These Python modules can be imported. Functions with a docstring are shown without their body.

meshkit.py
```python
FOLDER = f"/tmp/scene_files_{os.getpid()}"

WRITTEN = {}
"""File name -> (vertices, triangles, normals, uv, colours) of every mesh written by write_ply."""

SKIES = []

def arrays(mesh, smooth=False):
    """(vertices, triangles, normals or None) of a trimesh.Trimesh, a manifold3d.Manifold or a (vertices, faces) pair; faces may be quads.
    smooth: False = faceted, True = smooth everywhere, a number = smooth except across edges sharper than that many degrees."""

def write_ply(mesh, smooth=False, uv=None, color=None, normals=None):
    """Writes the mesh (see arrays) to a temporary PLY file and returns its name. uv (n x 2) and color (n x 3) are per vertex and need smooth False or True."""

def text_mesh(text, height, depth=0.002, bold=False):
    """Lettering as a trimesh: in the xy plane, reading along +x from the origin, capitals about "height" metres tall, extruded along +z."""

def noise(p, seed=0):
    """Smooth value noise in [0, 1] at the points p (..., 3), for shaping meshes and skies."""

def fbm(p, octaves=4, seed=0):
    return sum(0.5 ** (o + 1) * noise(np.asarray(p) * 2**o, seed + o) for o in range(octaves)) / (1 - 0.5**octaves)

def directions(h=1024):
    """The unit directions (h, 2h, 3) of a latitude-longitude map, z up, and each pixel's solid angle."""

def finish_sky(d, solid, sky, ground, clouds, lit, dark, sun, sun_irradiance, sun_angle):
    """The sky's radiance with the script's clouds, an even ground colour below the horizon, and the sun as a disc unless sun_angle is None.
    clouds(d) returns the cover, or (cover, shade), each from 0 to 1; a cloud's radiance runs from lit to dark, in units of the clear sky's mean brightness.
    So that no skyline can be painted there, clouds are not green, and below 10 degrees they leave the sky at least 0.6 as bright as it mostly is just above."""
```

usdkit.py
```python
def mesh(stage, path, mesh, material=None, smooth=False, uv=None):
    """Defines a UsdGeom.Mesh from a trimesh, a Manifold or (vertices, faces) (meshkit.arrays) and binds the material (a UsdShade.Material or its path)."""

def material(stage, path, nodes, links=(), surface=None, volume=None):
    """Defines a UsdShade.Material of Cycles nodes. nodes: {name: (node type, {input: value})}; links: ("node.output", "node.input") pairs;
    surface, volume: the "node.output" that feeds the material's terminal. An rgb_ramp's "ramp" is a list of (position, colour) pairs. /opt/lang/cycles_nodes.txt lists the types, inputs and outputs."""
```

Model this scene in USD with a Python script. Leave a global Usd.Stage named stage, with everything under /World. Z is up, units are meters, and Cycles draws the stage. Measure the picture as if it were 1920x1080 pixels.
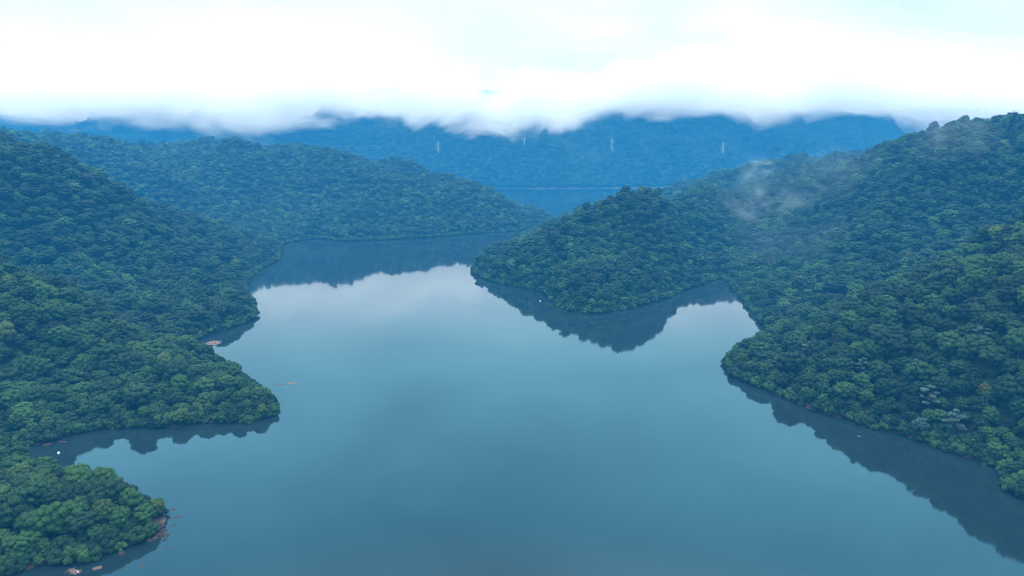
import math, random
import numpy as np, trimesh, usdkit, meshkit
from scipy import ndimage
from scipy.interpolate import RBFInterpolator
from scipy.spatial import cKDTree
from shapely.geometry import Polygon
from shapely import contains_xy
from pxr import Usd, UsdGeom, UsdLux, UsdShade, Gf, Sdf, Vt

random.seed(7)
rng = np.random.default_rng(7)
stage = Usd.Stage.CreateInMemory()
UsdGeom.SetStageUpAxis(stage, "Z")
UsdGeom.SetStageMetersPerUnit(stage, 1.0)
UsdGeom.Xform.Define(stage, "/World")
UsdGeom.Scope.Define(stage, "/World/Looks")

# ------------------------------------------------------------------ camera, sky, sun, exposure
CAM_H = 120.0                       # drone height above the lake
F_PX = 1321.0                       # focal length in pixels of a 1920-wide picture (24 mm equivalent)
PITCH = math.atan(270 / F_PX)       # looking down about 11.5 degrees
cam = UsdGeom.Camera.Define(stage, "/World/camera")
cam.CreateHorizontalApertureAttr(36.0)
cam.CreateVerticalApertureAttr(20.25)
cam.CreateFocalLengthAttr(36.0 * F_PX / 1920)
cam.CreateClippingRangeAttr(Gf.Vec2f(1.0, 60000.0))
cam.AddTranslateOp().Set(Gf.Vec3d(0, 0, CAM_H))
cam.AddRotateXOp().Set(90 - math.degrees(PITCH))
cam.CreateExposureAttr(0.0)

SUN_EL, SUN_AZ = math.radians(62), math.radians(-8)     # behind the cloud, ahead and a little left
def sky_dome():
    N = {
        "tc": ("texture_coordinate", {}),
        "sep": ("separate_xyz", {}),
        "sky": ("sky_texture", {"sky_type": "single_scattering", "sun_disc": False, "sun_elevation": SUN_EL, "sun_rotation": SUN_AZ}),
        # overcast: brightness with elevation
        "elev": ("rgb_ramp", {"ramp": [(0.0, (6.7, 7.5, 7.7)), (0.10, (7.0, 7.5, 7.7)), (0.19, (6.1, 7.3, 8.1)),
                                       (0.30, (3.8, 8.9, 11.4)), (0.50, (3.0, 10.4, 16.0)), (0.75, (13.0, 16.5, 19.0)), (1.0, (25.0, 25.5, 26.0))]}),
        "map": ("mapping", {"scale": (1.0, 1.0, 2.6)}),
        "noise": ("noise_texture", {"scale": 2.6, "detail": 5.0, "roughness": 0.5, "distortion": 0.3}),
        "nr": ("map_range", {"from_min": 0.3, "from_max": 0.72, "to_min": 0.72, "to_max": 1.32, "clamp": True}),
        "mul": ("vector_math", {"math_type": "scale"}),
        "mix": ("mix", {"fac": 0.93}),
        "bg": ("background_shader", {"strength": 0.15}),
    }
    L = [("tc.generated", "sep.vector"), ("sep.z", "elev.fac"), ("tc.generated", "map.vector"), ("map.vector", "noise.vector"),
         ("noise.fac", "nr.value"), ("elev.color", "mul.vector1"), ("nr.result", "mul.scale"),
         ("sky.color", "mix.color1"), ("mul.vector", "mix.color2"), ("mix.color", "bg.color")]
    m = usdkit.material(stage, "/World/Looks/overcast_sky", N, L, surface="bg.background")
    d = UsdLux.DomeLight.Define(stage, "/World/sky")
    UsdShade.MaterialBindingAPI.Apply(d.GetPrim()).Bind(m)
    d.GetPrim().SetCustomDataByKey("kind", "structure")
sky_dome()
sun = UsdLux.DistantLight.Define(stage, "/World/sun")
sun.CreateIntensityAttr(0.30)
sun.CreateAngleAttr(30.0)
sun.CreateNormalizeAttr(True)
sun.CreateColorAttr(Gf.Vec3f(1.0, 0.97, 0.9))
sun.AddRotateZOp().Set(-math.degrees(SUN_AZ))
sun.AddRotateXOp().Set(-(90 - math.degrees(SUN_EL)))     # -z axis points away from the sun, which stands ahead (+y)

# ------------------------------------------------------------------ helpers
def tag(p, label=None, category=None, group=None, kind=None):
    p = p.GetPrim() if hasattr(p, "GetPrim") else p
    for k, v in (("label", label), ("category", category), ("group", group), ("kind", kind)):
        if v:
            p.SetCustomDataByKey(k, v)
    return p

USED = {}
def numbered(name):
    n = USED.get(name, 0)
    USED[name] = n + 1
    return name if n == 0 else f"{name}_{n:03d}"

CP, SP = math.cos(PITCH), math.sin(PITCH)
def ray(px, py):
    u, v = (px - 960) / F_PX, (540 - py) / F_PX
    return np.array([u, CP + v * SP, -SP + v * CP])
def ground(px, py, z=0.0):
    d = ray(px, py)
    t = (z - CAM_H) / d[2]
    return np.array([d[0] * t, d[1] * t])
def at(px, py, dist):
    d = ray(px, py)
    t = dist / d[1]
    return np.array([d[0] * t, dist, CAM_H + d[2] * t])
def project(p):
    p = np.atleast_2d(p)
    z = p[:, 2] - CAM_H
    depth = p[:, 1] * CP - z * SP
    up = p[:, 1] * SP + z * CP
    dd = np.maximum(depth, 1e-3)
    return 960 + F_PX * p[:, 0] / dd, 540 - F_PX * up / dd, depth

# ------------------------------------------------------------------ terrain
CANOPY = 11.0
left_px = [(-400, 1250), (-60, 1095), (0, 1076), (100, 1052), (200, 1037), (262, 1012), (305, 990), (300, 968), (262, 945), (190, 918), (100, 892), (0, 862), (-60, 845),
           (-60, 836), (0, 838), (60, 834), (110, 820), (150, 809), (235, 799), (330, 796), (400, 789), (470, 788), (512, 783), (521, 774), (500, 752), (470, 722), (425, 696), (375, 676), (338, 664),
           (338, 652), (360, 640), (400, 624), (440, 613), (466, 602), (478, 590), (470, 565), (458, 540), (466, 520), (490, 503), (516, 488), (526, 474), (526, 463), (524, 458),
           (550, 453), (592, 447), (650, 453), (720, 450), (800, 446), (870, 440), (930, 436), (975, 432), (984, 427), (978, 418), (1000, 416), (1026, 415), (1031, 411), (1015, 402), (960, 388), (880, 374)]
right_px = [(2300, 1060), (2050, 975), (1945, 945), (1905, 928), (1888, 912), (1892, 888), (1880, 868), (1830, 856), (1760, 837), (1705, 816), (1620, 794), (1560, 778), (1500, 757), (1440, 733), (1390, 712), (1366, 700), (1361, 686),
            (1370, 668), (1400, 652), (1430, 640), (1452, 628), (1440, 612), (1425, 596), (1402, 570), (1382, 545), (1360, 524), (1348, 517), (1330, 527), (1290, 540), (1230, 563), (1180, 577), (1130, 585), (1090, 587), (1064, 580), (1045, 565),
            (1020, 548), (980, 540), (940, 531), (900, 519), (889, 509), (897, 492), (935, 466), (990, 440), (1040, 418), (1075, 402)]
left_poly = [tuple(ground(*p)) for p in left_px] + [(-180, 1560), (-520, 1690), (-900, 1750), (-2600, 1750), (-2600, 60), (-250, 120)]
right_poly = [tuple(ground(*p)) for p in right_px] + [(150, 1230), (210, 1400), (330, 1560), (420, 1640), (560, 1700), (900, 1750), (2600, 1750), (2600, 100), (420, 100)]
LEFT, RIGHT = Polygon(left_poly).buffer(0), Polygon(right_poly).buffer(0)

ridges = [  # (pixel x, pixel y of the canopy's top, distance)
    # near spit, lower left
    (0, 838, 246), (100, 868, 240), (190, 890, 232), (250, 912, 226), (60, 950, 228), (150, 960, 226),
    # second headland on the left
    (-120, 450, 345), (0, 490, 340), (100, 535, 336), (200, 590, 335), (300, 625, 333), (350, 660, 326), (400, 685, 320), (450, 712, 318), (490, 735, 316),
    # third hill on the left
    (-250, 150, 560), (-100, 200, 590), (0, 245, 610), (60, 262, 625), (120, 284, 640), (175, 332, 665), (250, 362, 695), (330, 390, 725), (400, 415, 752), (460, 436, 780), (505, 452, 800),
    # long hill behind the bay
    (-200, 215, 950), (-60, 232, 1000), (60, 246, 1080), (180, 254, 1150), (240, 270, 1200), (300, 267, 1240), (350, 264, 1260), (400, 258, 1270), (440, 264, 1280), (470, 273, 1285), (510, 267, 1290), (550, 264, 1285),
    (620, 277, 1220), (680, 294, 1150), (715, 311, 1120), (760, 318, 1100), (830, 322, 1090), (880, 337, 1085), (920, 354, 1085), (960, 376, 1085), (1000, 392, 1085),
    # central headland
    (915, 483, 690), (960, 456, 685), (1000, 436, 680), (1050, 410, 672), (1100, 385, 662), (1150, 362, 655), (1190, 357, 655), (1240, 362, 700), (1310, 360, 780), (1360, 352, 830), (1400, 344, 880),
    # big right hill
    (2200, 190, 560), (2050, 200, 590), (1920, 218, 620), (1860, 222, 630), (1800, 228, 645), (1730, 243, 685), (1660, 266, 745), (1630, 285, 800), (1600, 289, 950), (1540, 293, 980), (1480, 308, 1000), (1440, 330, 1000),
    # near headland on the right
    (1380, 655, 378), (1431, 620, 366), (1498, 598, 356), (1545, 588, 348), (1610, 554, 344), (1700, 527, 345), (1810, 483, 342), (1910, 452, 336), (2050, 375, 325),
    # low hills far behind the headland
    (1340, 350, 1380), (1270, 348, 1450), (1220, 354, 1560),
]
ctrl = []
for px, py, dist in ridges:
    p = at(px, py, dist)
    ctrl.append((p[0], p[1], max(p[2] - CANOPY, 1.0)))
ctrl += [  # hidden valleys and far sides (world metres)
    (-310, 455, 14), (-400, 470, 30), (-250, 430, 6), (-520, 500, 70),
    (-430, 860, 22), (-560, 900, 45), (-350, 850, 8), (-700, 900, 90),
    (-500, 1500, 55), (-700, 1600, 35), (-300, 1450, 20), (-1100, 1500, 60), (-1100, 1000, 130), (-900, 700, 150), (-800, 450, 110), (-600, 330, 85), (-420, 250, 35), (-300, 200, 12),
    (240, 470, 14), (320, 480, 40), (420, 460, 70), (215, 445, 6), (600, 450, 110), (600, 300, 100), (400, 250, 60), (330, 200, 30), (700, 700, 140), (800, 1000, 110), (900, 1400, 70),
    (215, 720, 12), (262, 780, 30), (300, 850, 48), (180, 690, 6), (350, 950, 60),
    (100, 900, 12), (180, 1000, 25), (140, 810, 28), (118, 735, 44), (80, 722, 24), (50, 715, 10), (165, 760, 45), (300, 1150, 45), (420, 1250, 60), (450, 1600, 12),
]
for px, py, dist in [(1885, 640, 277), (1885, 520, 298), (1800, 655, 290), (1700, 662, 304), (1700, 590, 325), (1610, 640, 318), (1500, 680, 337), (1440, 690, 350),
                     (400, 735, 311), (300, 705, 314), (200, 700, 312), (100, 690, 312), (0, 690, 312), (470, 752, 314), (1130, 470, 570), (1080, 520, 535), (1200, 450, 590)]:
    p = at(px, py, dist)
    ctrl.append((p[0], p[1], max(p[2] - CANOPY, 1.0)))
def densify(poly, step):
    ring = np.array(poly.exterior.coords)
    out = []
    for a, b in zip(ring[:-1], ring[1:]):
        n = max(1, int(np.linalg.norm(b - a) / step))
        out += [a + (b - a) * k / n for k in range(n)]
    return np.array(out)
shore = np.vstack([densify(LEFT, 30), densify(RIGHT, 30)])
shore = shore[(shore[:, 0] > -1500) & (shore[:, 0] < 1500) & (shore[:, 1] > 110)]
on_edge = (np.abs(shore[:, 0]) > 1450) | (shore[:, 1] > 1735)
shore = shore[~on_edge]
C = np.vstack([np.array(ctrl), np.c_[shore, np.full(len(shore), 0.5)]])
_, keep = np.unique(np.round(C[:, :2] / 3).astype(int), axis=0, return_index=True)
C = C[keep]
GX = np.arange(-1300, 1300.1, 5.0)
GY = np.arange(120, 1780.1, 5.0)
XX, YY = np.meshgrid(GX, GY)
P = np.c_[XX.ravel(), YY.ravel()]
inside = (contains_xy(LEFT, P[:, 0], P[:, 1]) | contains_xy(RIGHT, P[:, 0], P[:, 1])).reshape(XX.shape)
d_in = ndimage.distance_transform_edt(inside) * 5.0
d_out = ndimage.distance_transform_edt(~inside) * 5.0
coarse = np.meshgrid(np.arange(-1300, 1300.1, 20.0), np.arange(120, 1780.1, 20.0))
sd = np.where(inside, d_in - 2.5, -(d_out - 2.5))
rp = np.array([at(*q)[:2] for q in ridges])
near_ridge = cKDTree(rp).query(np.c_[XX.ravel(), YY.ravel()])[0].reshape(XX.shape)
bumps = (meshkit.fbm(np.stack([XX / 90, YY / 90, 0 * XX], -1), 4, seed=3) - 0.5) * 36 * (1 - 0.85 * np.exp(-(near_ridge / 45) ** 2))
spur = 1 - np.abs(2 * meshkit.fbm(np.stack([XX / 170, YY / 170, 0 * XX + 8.5], -1), 2, seed=31) - 1) * 2.2
bumps = bumps + (spur - 0.5) * 30 * (1 - 0.8 * np.exp(-(near_ridge / 40) ** 2))
def lay(z):
    """the terrain through the control heights z, pulled to the shoreline"""
    tps = RBFInterpolator(C[:, :2], z, kernel="thin_plate_spline", smoothing=0.3, neighbors=60)
    hc = tps(np.c_[coarse[0].ravel(), coarse[1].ravel()]).reshape(coarse[0].shape)
    h = ndimage.map_coordinates(hc, [(YY - 120) / 20.0, (XX + 1300) / 20.0], order=3, mode="nearest")
    h = np.clip(h + bumps * np.clip(h / 60, 0.1, 1.0), -5, 178)
    h = np.where(sd > 0, np.minimum(np.maximum(h, 0.2 + sd * 0.35 * np.exp(-sd / 60)), 0.15 + sd * 1.3), np.maximum(sd * 0.30, -12))
    return ndimage.gaussian_filter(h, 0.6)
def read(h, x, y):
    return ndimage.map_coordinates(h, [(np.asarray(y) - 120) / 5.0, (np.asarray(x) + 1300) / 5.0], order=1, mode="nearest")
owner = cKDTree(C[:, :2]).query(rp)[1]                     # the control point of each ridge point
Z = C[:, 2].copy()
for _ in range(4):                                         # settle the crests at their measured heights
    HN = lay(Z)
    for (px, py, dist), k, p0 in zip(ridges, owner, rp):
        tt = np.linspace(0.93, 1.07, 15)
        hh = read(HN, p0[0] * tt, p0[1] * tt)
        got = project(np.c_[p0[0] * tt, p0[1] * tt, hh + CANOPY])[1].min()
        Z[k] = max(Z[k] + np.clip((got - py) * dist / F_PX, -12, 12) * 0.8, 0.3)
HN = lay(Z)
def near_height(x, y):
    out = read(HN, np.atleast_1d(x), np.atleast_1d(y))
    return out if np.ndim(x) else float(out[0])

# far range across the lake
def far_height(x, y):
    x, y = np.asarray(x, float), np.asarray(y, float)
    n1 = meshkit.fbm(np.stack([x / 430, y / 900, 0 * x + 5.5], -1), 3, seed=11)
    n2 = meshkit.fbm(np.stack([x / 190 + y / 900, y / 420, 0 * x + 1.5], -1), 4, seed=21)
    ridge = 1 - np.abs(2 * n2 - 1) * 2.0
    s = y - (1960 + (n1 - 0.5) * 260 + np.abs(x - 60) * 0.02)
    base = np.where(s > 0, 450 * (1 - np.exp(-s / 480.0)), s * 0.2)
    amp = np.clip(s / 260, 0, 1)
    h = base * (0.80 + 0.5 * (n1 - 0.5)) + amp * (ridge - 0.45) * 105
    return np.maximum(np.minimum(h, (cap := 185 + 150 * n1) + 0.25 * (h - cap)), np.where(s > 0, np.minimum(s * 0.2, 2.0), -12))

def grid_mesh(xs, ys, zz):
    nx, ny = len(xs), len(ys)
    X, Y = np.meshgrid(xs, ys)
    v = np.c_[X.ravel(), Y.ravel(), zz.ravel()]
    i, j = np.meshgrid(np.arange(nx - 1), np.arange(ny - 1))
    a = (j * nx + i).ravel()
    f = np.vstack([np.c_[a, a + 1, a + nx + 1], np.c_[a, a + nx + 1, a + nx]])
    keep = v[f][:, :, 2].max(1) > -3.0
    f = f[keep]
    u, inv = np.unique(f, return_inverse=True)
    return v[u], inv.reshape(-1, 3)

soil = usdkit.material(stage, "/World/Looks/forest_floor", {
    "g": ("geometry", {}), "sep": ("separate_xyz", {}),
    "n": ("noise_texture", {"scale": 0.35, "detail": 5.0}),
    "n2": ("noise_texture", {"scale": 0.06, "detail": 3.0}),
    "add": ("math", {"math_type": "multiply_add", "value2": 2.2, "value3": -1.1}),
    "zz": ("math", {"math_type": "add"}),
    "mr": ("map_range", {"from_min": 0.35, "from_max": 1.5, "clamp": True}),
    "bank": ("rgb_ramp", {"ramp": [(0.25, (0.03, 0.018, 0.015)), (0.5, (0.065, 0.036, 0.028)), (0.75, (0.13, 0.085, 0.065))]}),
    "floor": ("rgb_ramp", {"ramp": [(0.3, (0.012, 0.020, 0.012)), (0.7, (0.035, 0.045, 0.02))]}),
    "mix": ("mix", {}),
    "b": ("bump", {"strength": 0.6, "distance": 0.4}),
    "p": ("principled_bsdf", {"roughness": 0.9, "specular_ior_level": 0.2}),
}, [("g.position", "sep.vector"), ("g.position", "n.vector"), ("g.position", "n2.vector"), ("n2.fac", "add.value1"), ("sep.z", "zz.value1"), ("add.value", "zz.value2"), ("zz.value", "mr.value"),
    ("n.fac", "bank.fac"), ("n.fac", "floor.fac"), ("mr.result", "mix.fac"), ("bank.color", "mix.color1"), ("floor.color", "mix.color2"),
    ("mix.color", "p.base_color"), ("n.fac", "b.height"), ("b.normal", "p.normal")], surface="p.BSDF")

v, f = grid_mesh(GX, GY, HN)
tag(usdkit.mesh(stage, "/World/hills", (v, f), soil, smooth=True), "forest floor of the wooded hills and headlands round the lake with a bare reddish bank at the waterline", "terrain", kind="structure")
far_floor = usdkit.material(stage, "/World/Looks/far_forest_floor", {"g": ("geometry", {}), "n": ("noise_texture", {"scale": 0.05, "detail": 4.0}),
    "r": ("rgb_ramp", {"ramp": [(0.3, (0.012, 0.020, 0.010)), (0.7, (0.03, 0.042, 0.018))]}), "p": ("principled_bsdf", {"roughness": 0.9})},
    [("g.position", "n.vector"), ("n.fac", "r.fac"), ("r.color", "p.base_color")], surface="p.BSDF")
fx, fy = np.arange(-2600, 2600.1, 20.0), np.arange(1760, 3300.1, 20.0)
FXX, FYY = np.meshgrid(fx, fy)
v, f = grid_mesh(fx, fy, far_height(FXX, FYY))
tag(usdkit.mesh(stage, "/World/far_hills", (v, f), far_floor, smooth=True), "ground of the high hazy range beyond the lake rising into the cloud", "terrain", kind="structure")

# ------------------------------------------------------------------ water
LANE = float(ground(1040, 370)[1]) + 80          # a lane of wind ripples across the far water
water = usdkit.material(stage, "/World/Looks/lake_water", {
    "g": ("geometry", {}),
    "m1": ("mapping", {"scale": (0.9, 0.55, 1.0)}), "m2": ("mapping", {"scale": (0.05, 0.03, 1.0)}),
    "n1": ("noise_texture", {"scale": 1.0, "detail": 3.0}), "n2": ("noise_texture", {"scale": 1.0, "detail": 2.0}),
    "big": ("noise_texture", {"scale": 0.006, "detail": 3.0}),
    "amp": ("map_range", {"from_min": 0.35, "from_max": 0.7, "to_min": 0.15, "to_max": 1.0, "clamp": True}),
    "sep": ("separate_xyz", {}), "lane": ("math", {"math_type": "multiply_add", "value2": 160.0}),
    "l1": ("map_range", {"range_type": "smoothstep", "from_min": LANE - 40, "from_max": LANE, "clamp": True}), "l2": ("map_range", {"range_type": "smoothstep", "from_min": LANE + 10, "from_max": LANE + 55, "to_min": 1.0, "to_max": 0.0, "clamp": True}),
    "lm": ("math", {"math_type": "multiply"}), "amp2": ("math", {"math_type": "multiply_add", "value2": 9.0}),
    "h": ("math", {"math_type": "multiply"}),
    "b": ("bump", {"strength": 1.0, "distance": 0.006}),
    "b2": ("bump", {"strength": 1.0, "distance": 0.03}),
    "p": ("principled_bsdf", {"base_color": (0.004, 0.0088, 0.0105), "roughness": 0.04, "ior": 1.45, "specular_ior_level": 0.5}),
}, [("g.position", "m1.vector"), ("g.position", "m2.vector"), ("g.position", "big.vector"), ("m1.vector", "n1.vector"), ("m2.vector", "n2.vector"),
    ("big.fac", "amp.value"), ("g.position", "sep.vector"), ("big.fac", "lane.value1"), ("sep.y", "lane.value3"), ("lane.value", "l1.value"), ("lane.value", "l2.value"), ("l1.result", "lm.value1"), ("l2.result", "lm.value2"), ("lm.value", "amp2.value1"), ("amp.result", "amp2.value3"), ("n1.fac", "h.value1"), ("amp2.value", "h.value2"), ("n2.fac", "b2.height"), ("b2.normal", "b.normal"), ("h.value", "b.height"), ("b.normal", "p.normal")], surface="p.BSDF")
wv = np.array([(-3000, -300, 0), (3000, -300, 0), (3000, 3200, 0), (-3000, 3200, 0)], float)
tag(usdkit.mesh(stage, "/World/lake_water", (wv, np.array([[0, 1, 2], [0, 2, 3]])), water), "calm blue-green lake water mirroring the hills and sky", "water", kind="structure")

# ------------------------------------------------------------------ haze
hz = usdkit.material(stage, "/World/Looks/blue_haze", {
    "v": ("principled_volume", {"color": (0.04, 0.40, 0.94), "density": 0.00018, "anisotropy": 0.0, "absorption_color": (1.0, 1.0, 1.0)}),
}, [], volume="v.volume")
box = trimesh.creation.box(bounds=[(-3050, -350, -14), (3050, 3350, 420)])
tag(usdkit.mesh(stage, "/World/haze", box, hz), kind="stuff")

# ------------------------------------------------------------------ low cloud on the far range
def cloud_material(name, dens, scale, z0, z1, z2, z3, warp, y0, y1, color=(1.0, 0.97, 0.94)):
    """fog whose density follows noise: it thickens from height z0 to z1 and thins out from z2 to z3; warp makes its underside hang down raggedly; y0 to y1: its near edge"""
    return usdkit.material(stage, f"/World/Looks/{name}", {
        "g": ("geometry", {}), "m": ("mapping", {"scale": (scale, scale * 0.16, scale * 1.1)}),
        "n": ("noise_texture", {"scale": 1.0, "detail": 6.0, "roughness": 0.6, "distortion": 0.5}),
        "sep": ("separate_xyz", {}),
        "nc": ("map_range", {"from_min": 0.33, "from_max": 0.67, "clamp": False}),
        "z": ("math", {"math_type": "multiply_add", "value2": warp}),
        "zr": ("map_range", {"range_type": "smoothstep", "from_min": z0 + warp * .5, "from_max": z1 + warp * .5, "clamp": True}),
        "zf": ("map_range", {"range_type": "smoothstep", "from_min": z0 + 20, "from_max": z1 + 14, "clamp": True}), "zm": ("math", {"math_type": "maximum"}),
        "zt": ("map_range", {"range_type": "smoothstep", "from_min": z2 + warp * .5, "from_max": z3 + warp * .5, "to_min": 1.0, "to_max": 0.0, "clamp": True}),
        "yr": ("map_range", {"range_type": "smoothstep", "from_min": y0, "from_max": y1, "clamp": True}),
        "d": ("math", {"math_type": "multiply"}), "d2": ("math", {"math_type": "multiply"}), "d3": ("math", {"math_type": "multiply", "value2": dens}),
        "v": ("principled_volume", {"color": color, "anisotropy": 0.25}),
    }, [("g.position", "m.vector"), ("m.vector", "n.vector"), ("g.position", "sep.vector"), ("n.fac", "nc.value"), ("nc.result", "z.value1"), ("sep.z", "z.value3"), ("z.value", "zr.value"),
        ("z.value", "zt.value"), ("sep.y", "yr.value"), ("zr.result", "zm.value1"), ("sep.z", "zf.value"), ("zf.result", "zm.value2"), ("zm.value", "d.value1"), ("zt.result", "d.value2"), ("d.value", "d2.value1"), ("yr.result", "d2.value2"),
        ("d2.value", "d3.value1"), ("d3.value", "v.density")], volume="v.volume")
cm = cloud_material("low_cloud_vapour", 0.0074, 0.0048, 176, 226, 236, 330, 120.0, 1600, 2000)
tag(usdkit.mesh(stage, "/World/low_cloud", trimesh.creation.box(bounds=[(-2800, 1590, 110), (2800, 3250, 415)]), cm), "white cloud lying on the far range and hiding its tops", "cloud", kind="stuff")

# ------------------------------------------------------------------ trees: prototypes
def leaf_material(name, stops, patch=0.35):
    return usdkit.material(stage, f"/World/Looks/{name}", {
        "oi": ("object_info", {}), "g": ("geometry", {}),
        "n": ("noise_texture", {"scale": 0.018, "detail": 3.0}),
        "n2": ("noise_texture", {"scale": 0.9, "detail": 2.0}),
        "a": ("math", {"math_type": "multiply_add", "value2": patch, "value3": 0.5 - patch / 2}),
        "a1": ("map_range", {"from_min": 0.3, "from_max": 0.7, "to_min": -0.25, "to_max": 0.25}),
        "a2": ("map_range", {"from_min": 0.3, "from_max": 0.7, "to_min": -0.16, "to_max": 0.16}),
        "r": ("map_range", {"to_min": -0.45, "to_max": 0.45}),
        "s1": ("math", {"math_type": "add"}), "s2": ("math", {"math_type": "add"}), "s3": ("math", {"math_type": "add", "value2": 0.5, "use_clamp": True}),
        "ramp": ("rgb_ramp", {"ramp": stops}),
        "p": ("principled_bsdf", {"roughness": 0.55, "specular_ior_level": 0.25}),
        "t": ("translucent_bsdf", {}),
        "mx": ("mix_closure", {"fac": 0.18}),
    }, [("g.position", "n.vector"), ("g.position", "n2.vector"), ("n.fac", "a1.value"), ("n2.fac", "a2.value"), ("oi.random", "r.value"),
        ("a1.result", "s1.value1"), ("a2.result", "s1.value2"), ("s1.value", "s2.value1"), ("r.result", "s2.value2"), ("s2.value", "s3.value1"),
        ("s3.value", "ramp.fac"), ("ramp.color", "p.base_color"), ("ramp.color", "t.color"), ("p.BSDF", "mx.closure1"), ("t.BSDF", "mx.closure2")], surface="mx.closure")

LEAF = {
    "dark": leaf_material("dark_green_leaves", [(0.0, (0.006, 0.021, 0.009)), (0.5, (0.011, 0.036, 0.012)), (1.0, (0.021, 0.062, 0.017))]),
    "green": leaf_material("green_leaves", [(0.0, (0.012, 0.040, 0.012)), (0.5, (0.024, 0.068, 0.016)), (1.0, (0.048, 0.112, 0.023))]),
    "yellow": leaf_material("yellow_green_leaves", [(0.0, (0.036, 0.070, 0.014)), (0.5, (0.054, 0.096, 0.018)), (1.0, (0.085, 0.125, 0.024))]),
    "ochre": leaf_material("ochre_leaves", [(0.0, (0.078, 0.085, 0.018)), (1.0, (0.115, 0.110, 0.024))]),
    "pale": leaf_material("pale_blue_green_leaves", [(0.0, (0.045, 0.085, 0.065)), (1.0, (0.075, 0.125, 0.10))]),
}
bark = usdkit.material(stage, "/World/Looks/bark", {
    "g": ("texture_coordinate", {}), "n": ("noise_texture", {"scale": 3.0, "detail": 4.0}),
    "r": ("rgb_ramp", {"ramp": [(0.3, (0.018, 0.015, 0.012)), (0.7, (0.05, 0.042, 0.034))]}),
    "p": ("principled_bsdf", {"roughness": 0.9}),
}, [("g.object", "n.vector"), ("n.fac", "r.fac"), ("r.color", "p.base_color")], surface="p.BSDF")

def tube(points, radii, sides=6):
    p, rad = np.asarray(points, float), np.asarray(radii, float)
    t = np.gradient(p, axis=0); t /= np.linalg.norm(t, axis=1, keepdims=True)
    ref = np.array([1.0, 0.3, 0.1])
    a = np.cross(t, ref); a /= np.linalg.norm(a, axis=1, keepdims=True)
    b = np.cross(t, a)
    ang = np.arange(sides) * 2 * np.pi / sides
    v = p[:, None] + rad[:, None, None] * (np.cos(ang)[None, :, None] * a[:, None] + np.sin(ang)[None, :, None] * b[:, None])
    i, j = np.meshgrid(np.arange(len(p) - 1), np.arange(sides), indexing="ij")
    q = np.stack([i * sides + j, i * sides + (j + 1) % sides, (i + 1) * sides + (j + 1) % sides, (i + 1) * sides + j], -1).reshape(-1, 4)
    return v.reshape(-1, 3), np.vstack([q[:, [0, 1, 2]], q[:, [0, 2, 3]]])

def join(parts):
    vs, fs, n = [], [], 0
    for v, f in parts:
        vs.append(np.asarray(v)); fs.append(np.asarray(f) + n); n += len(v)
    return np.vstack(vs), np.vstack(fs)

def leaf_quads(c, nrm, size, r):
    """leaf sprays: bent quads at c facing roughly nrm"""
    n = len(c)
    nrm = nrm / np.linalg.norm(nrm, axis=1, keepdims=True)
    t = np.cross(nrm, r.normal(size=(n, 3))); t /= np.linalg.norm(t, axis=1, keepdims=True)
    b = np.cross(nrm, t)
    s = (size * r.uniform(0.6, 1.35, n))[:, None]
    w = r.uniform(0.55, 1.0, n)[:, None]
    v = np.stack([c - t * s, c - b * s * w - nrm * s * .25, c + t * s, c + b * s * w - nrm * s * .25], 1).reshape(-1, 3)
    k = np.arange(n)[:, None] * 4
    return v, np.vstack([np.hstack([k, k + 1, k + 2]), np.hstack([k, k + 2, k + 3])])

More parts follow.
